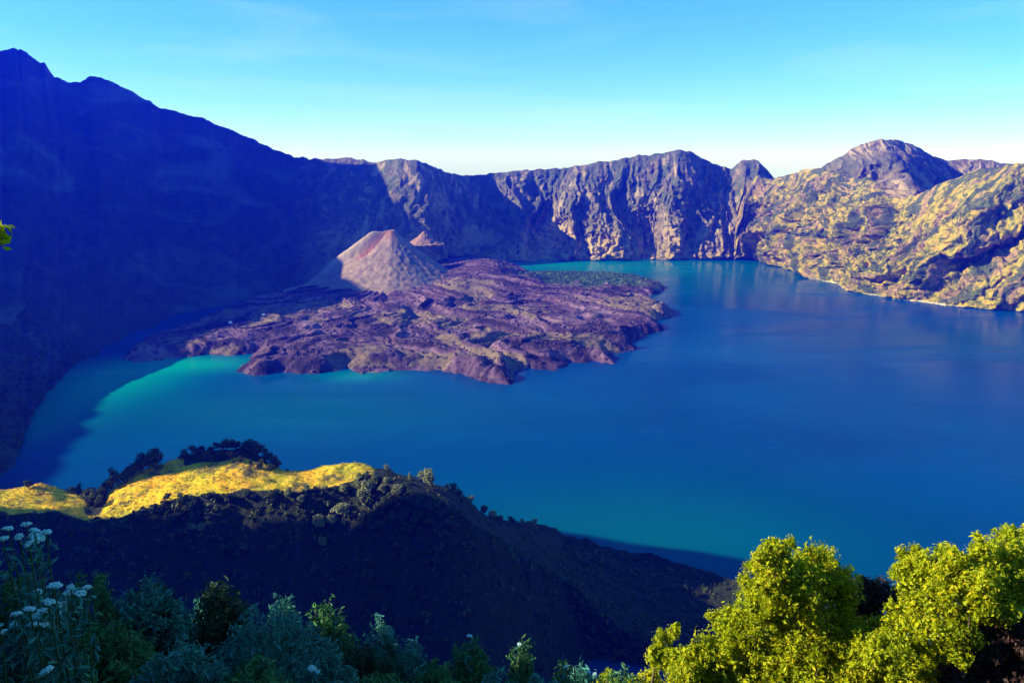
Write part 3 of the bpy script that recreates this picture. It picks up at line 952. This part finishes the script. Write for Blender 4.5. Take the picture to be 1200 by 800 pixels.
scatter_scrub('meadow_grass', PH[idx[:, 0], idx[:, 1]], np.clip(rng.lognormal(0.15, 0.4, len(idx)), 0.7, 2.4), M['goldgrass'], 12, 'golden tussock grass covering the top of the knoll', 'grass', 6)
# scrub on the ridge of the right shore
ii = rng.integers(3, 200, 18000); jj = rng.integers(3, P_ridge.shape[1] - 3, 18000)
pp = P_ridge[ii, jj]
keep = (fbm(pp[:, 0] / 110, pp[:, 1] / 110 + pp[:, 2] / 110, 3, 3) > 0.12)
pp = pp[keep]
scatter_scrub('ridge_scrub', pp, rng.uniform(2.5, 6.5, len(pp)), M['scrub'], 3, 'green scrub scattered over the sunlit ridge on the far shore', 'scrub', 9)
# low wood on the green spit behind the lava
idx = np.argwhere(green > 0.35); idx = idx[rng.choice(len(idx), 2200)]
gp = np.stack([LX[idx[:, 0], idx[:, 1]], LY[idx[:, 0], idx[:, 1]], LZ[idx[:, 0], idx[:, 1]]], 1)
gp = gp[gp[:, 2] > 1]
scatter_scrub('spit_scrub', gp, rng.uniform(5, 12, len(gp)), M['spitleaf'], 4, 'low green wood on the spit behind the lava', 'wood')
kw = np.argwhere((P_wall[:, :, 2] > 1) & (P_wall[:, :, 2] < 150) & (P_wall[:, :, 0] < -880) & (P_wall[:, :, 1] < 2300)); kw = kw[rng.choice(len(kw), 2600)]
scatter_scrub('shore_wood', P_wall[kw[:, 0], kw[:, 1]], rng.uniform(5, 13, len(kw)), M['treeleaf'], 8, 'dark wood along the shaded shore under the high mountain', 'wood', 10)
# trees of the unseen shading spur at the left
ii = rng.integers(50, 84, 900); jj = rng.integers(240, 540, 900)
scatter_scrub('spur_scrub', SPm[ii, jj], rng.uniform(5, 11, 900), M['treeleaf'], 6, 'dark trees on the unseen shading spur left of the lake', 'wood')

# lava blocks
idx = np.argwhere((sdf > -3) & (green < 0.3)); idx = idx[rng.choice(len(idx), 7500)]
bp = np.stack([LX[idx[:, 0], idx[:, 1]], LY[idx[:, 0], idx[:, 1]], LZ[idx[:, 0], idx[:, 1]]], 1)
nb = len(bp)
octa = np.array([(1, 0, 0), (0, 1, 0), (-1, 0, 0), (0, -1, 0), (0, 0, 1), (0, 0, -1)], float)
oct_t = np.array([(0, 1, 4), (1, 2, 4), (2, 3, 4), (3, 0, 4), (1, 0, 5), (2, 1, 5), (3, 2, 5), (0, 3, 5)])
bs = rng.uniform(2.0, 7.5, nb) * rng.uniform(0.5, 1, nb)
vb = (octa[None] * rng.uniform(0.55, 1.25, (nb, 6, 1)) + 0.22 * rng.normal(size=(nb, 6, 3))) * bs[:, None, None] * np.array([1.2, 1.2, 0.9]) + bp[:, None, :]
tb = (oct_t[None] + (np.arange(nb) * 6)[:, None, None]).reshape(-1, 3)
link('lava_blocks', mesh_from('lava_blocks', vb.reshape(-1, 3), tris=tb, mat=M['lava'], smooth_shade=False, attrs={'sand': np.full(nb * 6, 0.1), 'green': np.zeros(nb * 6), 'tone': np.full(nb * 6, 0.5)}),
     kind='stuff', label='broken dark blocks strewn over the lava field', category='rocks')


def boulder(name, loc, size, mat, seed):
    import bmesh
    bm = bmesh.new()
    bmesh.ops.create_icosphere(bm, subdivisions=2, radius=1)
    r = random.Random(seed)
    for v in bm.verts:
        n = v.co.normalized()
        v.co = n * (1 + 0.25 * math.sin(n.x * 3 + seed) * math.cos(n.y * 4 - seed) + r.uniform(-.08, .08))
        v.co.z *= 0.8
    me_ = bpy.data.meshes.new(name); bm.to_mesh(me_); bm.free()
    me_.materials.append(mat)
    o = link(name, me_)
    o.location = loc; o.scale = (size,) * 3
    return o


for i, (px, py) in enumerate([(270, 379), (309, 370)]):
    p = hit('lava', px, py)
    if p:
        o = boulder('boulder', p + Vector((0, 0, 3)), 6.5, M['stone'], 3 + i)
        o['label'] = 'white boulder on the dark shaded lava flow'; o['category'] = 'boulder'; o['group'] = 'white boulders on the shaded lava'

# ------------------------------------------------------------------ near trees at the right


def near_tree(name, lobes_px, depth, mat, seed, label, cat, leaf=0.05, dens=1.0, stems=5, depth_r=1.0, group=None):
    rng = np.random.default_rng(seed)
    lobes = []
    for L in lobes_px:
        px, py, r = L[:3]
        dd = depth + (L[3] if len(L) > 3 else rng.uniform(-0.6, 0.6))
        c = at_depth(px, py, dd); rw = r * dd / FPX / 0.93
        lobes.append((c, np.array([rw, rw * depth_r, rw]) * 0.86))
        for q in range(9 if r > 14 else 2):
            d_ = rng.normal(size=3); d_ /= np.linalg.norm(d_)
            rs_ = rw * rng.uniform(0.16, 0.38)
            lobes.append((c + d_ * rw * rng.uniform(0.72, 0.98), np.array([rs_, rs_, rs_ * rng.uniform(0.9, 1.5)])))
    cx = np.mean([c[0][0] for c in lobes]); cy = depth
    bz = float(ground_z(cx, cy))
    base_ = np.array([cx, cy, bz])
    loc_l = [(c - base_, r) for c, r in lobes]
    area = sum(4 * math.pi * r[0] ** 2 for _, r in loc_l)
    ncl = int(area * 150 * dens * (0.05 / leaf) ** 2 / 1.0)
    CC, NN, SS = [], [], []
    for c, r in loc_l:
        nt_ = max(5, int(4 * math.pi * r[0] ** 2 * 62 * dens))
        nl_ = 13
        d = rng.normal(size=(nt_, 3)); d[:, 2] += 0.25; d /= np.linalg.norm(d, axis=1)[:, None]
        L = r[0] * rng.uniform(0.70, 1.18, nt_)
        t_ = rng.uniform(0.45, 1.06, (nt_, nl_))
        bend = np.array([0, 0, 0.16]) * (t_ ** 2)[:, :, None] * r[0]
        q = c + d[:, None, :] * (L[:, None] * t_)[:, :, None] + bend + rng.normal(size=(nt_, nl_, 3)) * leaf * 0.75
        CC.append(q.reshape(-1, 3)); NN.append(np.repeat(d, nl_, 0) + np.array([0, 0, 0.3]))
        SS.append(np.repeat(leaf * rng.uniform(0.45, 1.25, nt_), nl_) * rng.uniform(0.7, 1.25, nt_ * nl_))
    C = np.concatenate(CC); N = np.concatenate(NN); SZ = np.concatenate(SS)
    e = empty(name, base_, label=label, category=cat)
    if group:
        e['group'] = group
    link('crown', leaf_mesh('crown', C, N, SZ, mat, rng, 0.5, 0.75), e)
    tubes = []
    big = sorted(loc_l, key=lambda q: -q[1][0])[:max(stems, 3)]
    for c, r in big:
        a = np.array([rng.uniform(-.25, .25), rng.uniform(-.25, .25), -0.2])
        mid = 0.5 * (a + c) + np.array([rng.uniform(-.2, .2), rng.uniform(-.2, .2), 0.1])
        tubes.append(([a, mid, c], [0.07, 0.05, 0.02]))
    for c, r in loc_l:
        for k in range(7 if r[0] > 0.3 else 1):
            d = rng.normal(size=3); d[2] = abs(d[2]); d /= np.linalg.norm(d)
            tubes.append(([c - np.array([0, 0, r[2] * .7]), c + d * r * .4, c + d * r * 1.0], [0.022, 0.014, 0.004]))
    link('trunk', joined_tubes('trunk', tubes, M['bark'], 5), e)
    return e


near_tree('sunlit_tree', [(908, 652, 20), (900, 668, 26), (930, 690, 40), (957, 668, 34), (985, 692, 28), (893, 712, 34), (935, 735, 52), (862, 742, 34), (975, 745, 42), (832, 775, 34), (895, 775, 48), (803, 792, 28), (950, 795, 50), (860, 810, 50),
                         (905, 640, 9), (927, 634, 6), (884, 660, 9), (872, 680, 9), (990, 800, 40), (1002, 770, 32), (1004, 742, 20)], 15.0, M['sunleaf'], 71,
          'bright yellow green leafy tree with two rounded tops beside the shaded lake', 'tree')
near_tree('sunlit_tree', [(1068, 655, 16), (1075, 685, 30), (1105, 672, 34), (1140, 690, 44), (1180, 664, 42), (1215, 670, 48), (1060, 735, 30), (1100, 735, 40), (1040, 765, 30), (1075, 790, 40), (1170, 705, 34), (1025, 800, 26), (1250, 720, 50),
                          (1112, 645, 10), (1055, 672, 10), (1150, 640, 12), (1180, 628, 12), (1290, 760, 70), (1110, 775, 22), (1032, 742, 22), (1140, 722, 24)], 14.0, M['sunleaf'], 72,
          'broad yellow green tree with a dark hollow under its crown', 'tree')
near_tree('sunlit_sapling', [(776, 748, 12), (790, 740, 8), (770, 770, 15), (790, 775, 18), (764, 795, 15), (745, 805, 14)], 15.6, M['sunleaf'], 73, 'small yellow green sapling with upright sprigs at the foot of the two topped tree', 'sapling', stems=3)
near_tree('sunlit_sprig', [(712, 793, 8), (704, 802, 10), (722, 805, 9)], 15.8, M['sunleaf'], 74, 'tiny yellow green shrub with only its tip showing next to the sapling', 'shrub', stems=3)
near_tree('edge_sapling', [(-150, 320, 40), (-190, 330, 50), (-170, 360, 40), (-90, 295, 26), (-45, 285, 16), (-22, 278, 7, 0.0), (-5, 276, 3, 0.0)], 7.0, M['sunleaf'], 79, 'sunlit yellow green leaf tip poking in against the blue wall', 'sapling', stems=3)
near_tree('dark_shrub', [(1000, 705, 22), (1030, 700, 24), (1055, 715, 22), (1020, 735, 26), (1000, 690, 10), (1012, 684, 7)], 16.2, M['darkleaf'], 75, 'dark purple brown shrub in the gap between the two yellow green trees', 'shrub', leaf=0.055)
near_tree('shade_fill_shrub', [(1150, 790, 40), (1195, 775, 40), (1130, 815, 36), (1180, 820, 50), (1240, 800, 60), (1150, 760, 26), (1190, 745, 24), (1120, 790, 24)], 13.7, M['darkleaf'], 76, 'dark shrub added as shade in the hollow under the broad yellow green tree', 'shrub', leaf=0.055)  # dark leaves added to stand for the shade in the hollow

# ------------------------------------------------------------------ near shrubs at the left, in shade


def near_shrub(px, py_top, wpx, depth, mat, seed, label, name='shrub', leafl=0.055, nst=34, cat='shrub', ripe=1.0, flowers=0):
    rng = np.random.default_rng(seed)
    top = at_depth(px, py_top, depth)
    bz = float(ground_z(top[0], depth))
    h = max(top[2] - bz, 0.5)
    w = wpx * depth / FPX
    e = empty(name, (top[0], depth, bz), label=label, category=cat)
    tubes = []; C = []; N = []; tips = []
    for k in range(nst):
        a = rng.uniform(0, 6.28); q = math.sqrt(rng.uniform(0, 1)) * w * 0.5
        hh = h * (1 - 0.45 * (q / (w * .5)) ** 2) * rng.uniform(.86, 1.0)
        p0 = np.array([0.25 * q * math.cos(a), 0.25 * q * math.sin(a), -.1]); p2 = np.array([q * math.cos(a), q * math.sin(a), hh])
        p1 = 0.5 * (p0 + p2) + np.array([0.12 * q * math.cos(a), 0.12 * q * math.sin(a), -0.05 * h])
        tubes.append(([p0, p1, p2], [0.014, 0.010, 0.003])); tips.append(p2)
        nl = int(62 * ripe)
        t = rng.uniform(max(0.2, 1 - 1.4 / max(h, .5)), 1.0, nl)[:, None]
        c = (1 - t) ** 2 * p0 + 2 * t * (1 - t) * p1 + t * t * p2
        d = rng.normal(size=(nl, 3)); d[:, 2] = 0.5 + 0.4 * np.abs(d[:, 2]); d /= np.linalg.norm(d, axis=1)[:, None]
        C.append(c + d * leafl * rng.uniform(.3, 2.2, nl)[:, None]); N.append(d)
    link('stem', joined_tubes('stem', tubes, M['bark'], 4), e)
    link('foliage', leaf_mesh('foliage', np.concatenate(C), np.concatenate(N), leafl, mat, rng, 0.28, 0.9), e)
    return e


SH = [  # px, top py, width px, depth, material, label
    (310, 706, 150, 9.0, 'shrubleaf', 'wide rounded grey green shrub with soft feathery foliage'),
    (255, 676, 100, 10.5, 'deepleaf', 'very dark green shrub under the end of the lit meadow'),
    (235, 700, 120, 11, 'shrubleaf', 'grey green shrub next to the very dark green shrub'),
    (165, 672, 130, 10, 'shrubleaf', 'tall grey green shrub behind the white flower heads'),
    (120, 728, 130, 7.5, 'greenleaf', 'leafy green shrub just below the white flower heads'),
    (40, 680, 130, 9.5, 'shrubleaf', 'upright grey green shrub between the two clusters of white flowers'),
    (95, 660, 110, 10, 'greenleaf', 'mid green shrub behind the upper cluster of white flowers'),
    (200, 758, 160, 6.5, 'shrubleaf', 'low grey green shrub with one white flower'),
    (60, 770, 150, 5.5, 'greenleaf', 'low green shrub around the single drooping white flower'),
    (380, 700, 80, 10.8, 'greenleaf', 'dark green pointed shrub behind the wide rounded shrub'),
    (440, 714, 60, 10.5, 'shrubleaf', 'small arching grey green shrub against the dark slope'),
    (375, 745, 90, 8.0, 'shrubleaf', 'grey green shrub beside the wide rounded shrub'),
    (420, 758, 110, 9.5, 'deepleaf', 'dark green shrub right of the wide rounded shrub'),
    (475, 745, 70, 10.5, 'shrubleaf', 'narrow grey green shrub among the dark ones'),
    (548, 740, 75, 10, 'greenleaf', 'upright green shrub with a white flower at its tip'),
    (612, 749, 60, 10.5, 'greenleaf', 'narrow green shrub topped by one white flower'),
    (660, 773, 70, 10.5, 'greenleaf', 'low green shrub near the yellow green sprig'),
    (580, 775, 80, 8.5, 'shrubleaf', 'low grey green shrub between the two flowering green ones'),
    (510, 772, 80, 8.0, 'greenleaf', 'low leafy shrub left of the upright flowering one'),
    (695, 788, 50, 10.5, 'greenleaf', 'last low green shrub before the yellow green sprig'),
    (330, 692, 60, 11, 'shrubleaf', 'faint grey shrub high behind the wide rounded shrub'),
    (290, 775, 120, 6.5, 'greenleaf', 'low grassy shrub in front of the wide rounded shrub'),
    (440, 790, 120, 7.0, 'greenleaf', 'low green shrub with pale new tips below the dark green one'),
    (170, 668, 90, 10.2, 'deepleaf', 'dark green shrub under the broken edge of the meadow'),
    (10, 655, 90, 10, 'greenleaf', 'tall green shrub carrying the upper cluster of white flowers'),
    (730, 774, 70, 11.5, 'greenleaf', 'leafy green shrub under the yellow green sapling'),
    (685, 768, 60, 12, 'shrubleaf', 'thin grey green shrub between the sapling and the narrow green shrub'),
    (640, 795, 120, 8.5, 'shrubleaf', 'low grey shrub hugging the slope by the narrow green one'),
]
for i, (px, py, w, d, mt, lab) in enumerate(SH):
    near_shrub(px, py, w, d, M[mt], 900 + i, lab, nst=int(24 + w * 0.24), ripe=1.6)


def flower_head_mesh(seed):
    rng = np.random.default_rng(seed)
    n = 34
    d = rng.normal(size=(n, 3)); d[:, 2] = np.abs(d[:, 2]) * 0.9 + 0.05; d /= np.linalg.norm(d, axis=1)[:, None]
    c = d * np.array([1, 1, 0.55]) * rng.uniform(.75, 1.0, n)[:, None]
    v = octa[None] * 0.24 * rng.uniform(.8, 1.25, (n, 1, 1)) + c[:, None, :]
    core = octa[None] * np.array([0.8, 0.8, 0.42])
    v = np.concatenate([v, core])
    t = (oct_t[None] + (np.arange(n + 1) * 6)[:, None, None]).reshape(-1, 3)
    return mesh_from('flower_head', v.reshape(-1, 3), tris=t, mat=M['petal'], smooth_shade=True)


FH = [flower_head_mesh(s) for s in range(4)]


def flower_plant(heads, depth, label, seed, name='edelweiss_plant', rpx=6.0, low=1.0):
    rng = np.random.default_rng(seed)
    P = [at_depth(px, py, depth + rng.uniform(-.35, .35)) for px, py, *_ in heads]
    cx = float(np.mean([p[0] for p in P])); bz = float(ground_z(cx, depth))
    base_ = np.array([cx, depth, bz])
    e = empty(name, base_, label=label, category='flower', group='white flowering plants in the shade')
    tubes = []; C = []; N = []
    for (h_, p) in zip(heads, P):
        r = (h_[2] if len(h_) > 2 else rpx) * p[1] / FPX / 0.93
        o = link('flower_head', FH[int(rng.integers(4))], e)
        o.location = p - base_; o.scale = (r,) * 3
        o.rotation_euler = (rng.uniform(-.35, .35) + 0.25, rng.uniform(-.35, .35), rng.uniform(0, 6.28))
        q = p - base_
        root = np.array([rng.uniform(-.12, .12), rng.uniform(-.12, .12), -.05])
        midp = np.array([q[0] * .75, q[1] * .75, q[2] * .6])
        tubes.append(([root, midp, q], [0.012, 0.009, 0.005]))
        t = rng.uniform(.3, .97, 34)[:, None]
        c = (1 - t) ** 2 * root + 2 * t * (1 - t) * midp + t * t * q
        d = rng.normal(size=(34, 3)); d[:, 2] = np.abs(d[:, 2]) * .6; d /= np.linalg.norm(d, axis=1)[:, None]
        C.append(c + d * .05); N.append(d)
    link('stem', joined_tubes('stem', tubes, M['stem'], 5), e)
    link('foliage', leaf_mesh('foliage', np.concatenate(C), np.concatenate(N), 0.055, M['shrubleaf'], rng, 0.24, 0.8), e)
    return e


flower_plant([(3, 632, 6), (9, 620, 6), (31, 615, 6), (22, 629, 5), (40, 622, 6), (45, 631, 7), (33, 638, 6), (54, 624, 6), (38, 628, 5)], 5.6, 'plant with white flower heads at the end of the golden grass', 11)
flower_plant([(64, 687, 8), (43, 695, 7), (83, 688, 4.5), (102, 689, 6), (94, 696, 7), (79, 695, 6), (78, 705, 6), (57, 706, 7), (67, 709, 6), (68, 720, 5), (34, 714, 6.5), (50, 716, 6), (43, 722, 5), (19, 720, 7), (40, 732, 7), (17, 731, 5), (52, 732, 4.5)], 5.2,
             'plant with a big cluster of white flower heads amid green shrubs', 12)
flower_plant([(2, 741, 6), (0, 733, 4)], 5.0, 'plant with two white flower heads cut by the picture edge', 13)
flower_plant([(55, 786, 8)], 4.4, 'plant with one large white flower head low among green leaves', 14)
flower_plant([(195, 785, 3)], 6.3, 'plant with one tiny white flower in the low grey green shrub', 15)
flower_plant([(550, 745, 3.2)], 9.7, 'plant with one small white flower topping the upright green shrub', 16)
flower_plant([(609, 755, 3)], 10.2, 'plant with one small white flower topping the narrow green shrub', 17)
flower_plant([(664, 781, 3)], 10.2, 'plant with one small white flower in the low green shrub', 18)
flower_plant([(690, 787, 3), (697, 790, 3)], 10.1, 'plant with two small white flowers next to the yellow green sprig', 19)
flower_plant([(366, 783, 5), (372, 787, 3.5)], 6.6, 'plant with two pale flower heads under the wide rounded shrub', 20)

# grass tufts on the slope below the camera
ng = 9000
gxx = rng.uniform(-9, 7, ng); gyy = rng.uniform(2.2, 24, ng) ** 1.0
gz = ground_z(gxx, gyy)
hh = rng.uniform(.25, .7, ng); a = rng.uniform(0, 6.28, ng); lean = rng.uniform(.05, .35, ng)
b0 = np.stack([gxx, gyy, gz - .02], 1); wv = np.stack([np.cos(a), np.sin(a), 0 * a], 1) * 0.008
ld = np.stack([-np.sin(a), np.cos(a), 0 * a], 1) * lean[:, None]
m1 = b0 + ld * .35 + np.stack([0 * a, 0 * a, hh * .6], 1); tp = b0 + ld + np.stack([0 * a, 0 * a, hh], 1)
gv = np.stack([b0 - wv, b0 + wv, m1 + wv * .7, m1 - wv * .7, tp], 1).reshape(-1, 3)
i = np.arange(ng) * 5
me = mesh_from('grass', gv, np.stack([i, i + 1, i + 2, i + 3], 1), np.stack([i + 3, i + 2, i + 4], 1), mat=M['greenleaf'], attrs={'leafv': np.repeat(rng.uniform(0, 1, ng), 5)})
link('grass', me, kind='stuff', label='green grass blades on the slope under the shrubs', category='grass')

# ------------------------------------------------------------------ haze: one closed box of air around everything
hv = np.array([(x, y, z) for x in (-4700, 5700) for y in (-900, 6400) for z in (-700, 1620)], float)
hq = np.array([(0, 1, 3, 2), (4, 6, 7, 5), (0, 4, 5, 1), (2, 3, 7, 6), (0, 2, 6, 4), (1, 5, 7, 3)])
hm = bpy.data.materials.new('haze_air'); hm.use_nodes = True
t = hm.node_tree
t.nodes.remove(t.nodes['Principled BSDF'])
pv = t.nodes.new('ShaderNodeVolumePrincipled')
pv.inputs['Color'].default_value = (*HAZE_COLOR, 1)
pv.inputs['Density'].default_value = HAZE_DENSITY
pv.inputs['Anisotropy'].default_value = 0.6
pv.inputs['Absorption Color'].default_value = (0.6, 0.6, 0.6, 1)
t.links.new(pv.outputs[0], t.nodes['Material Output'].inputs['Volume'])
haze = link('haze', mesh_from('haze', hv, hq, mat=hm, smooth_shade=False), kind='stuff', label='blue haze filling the crater air', category='haze')
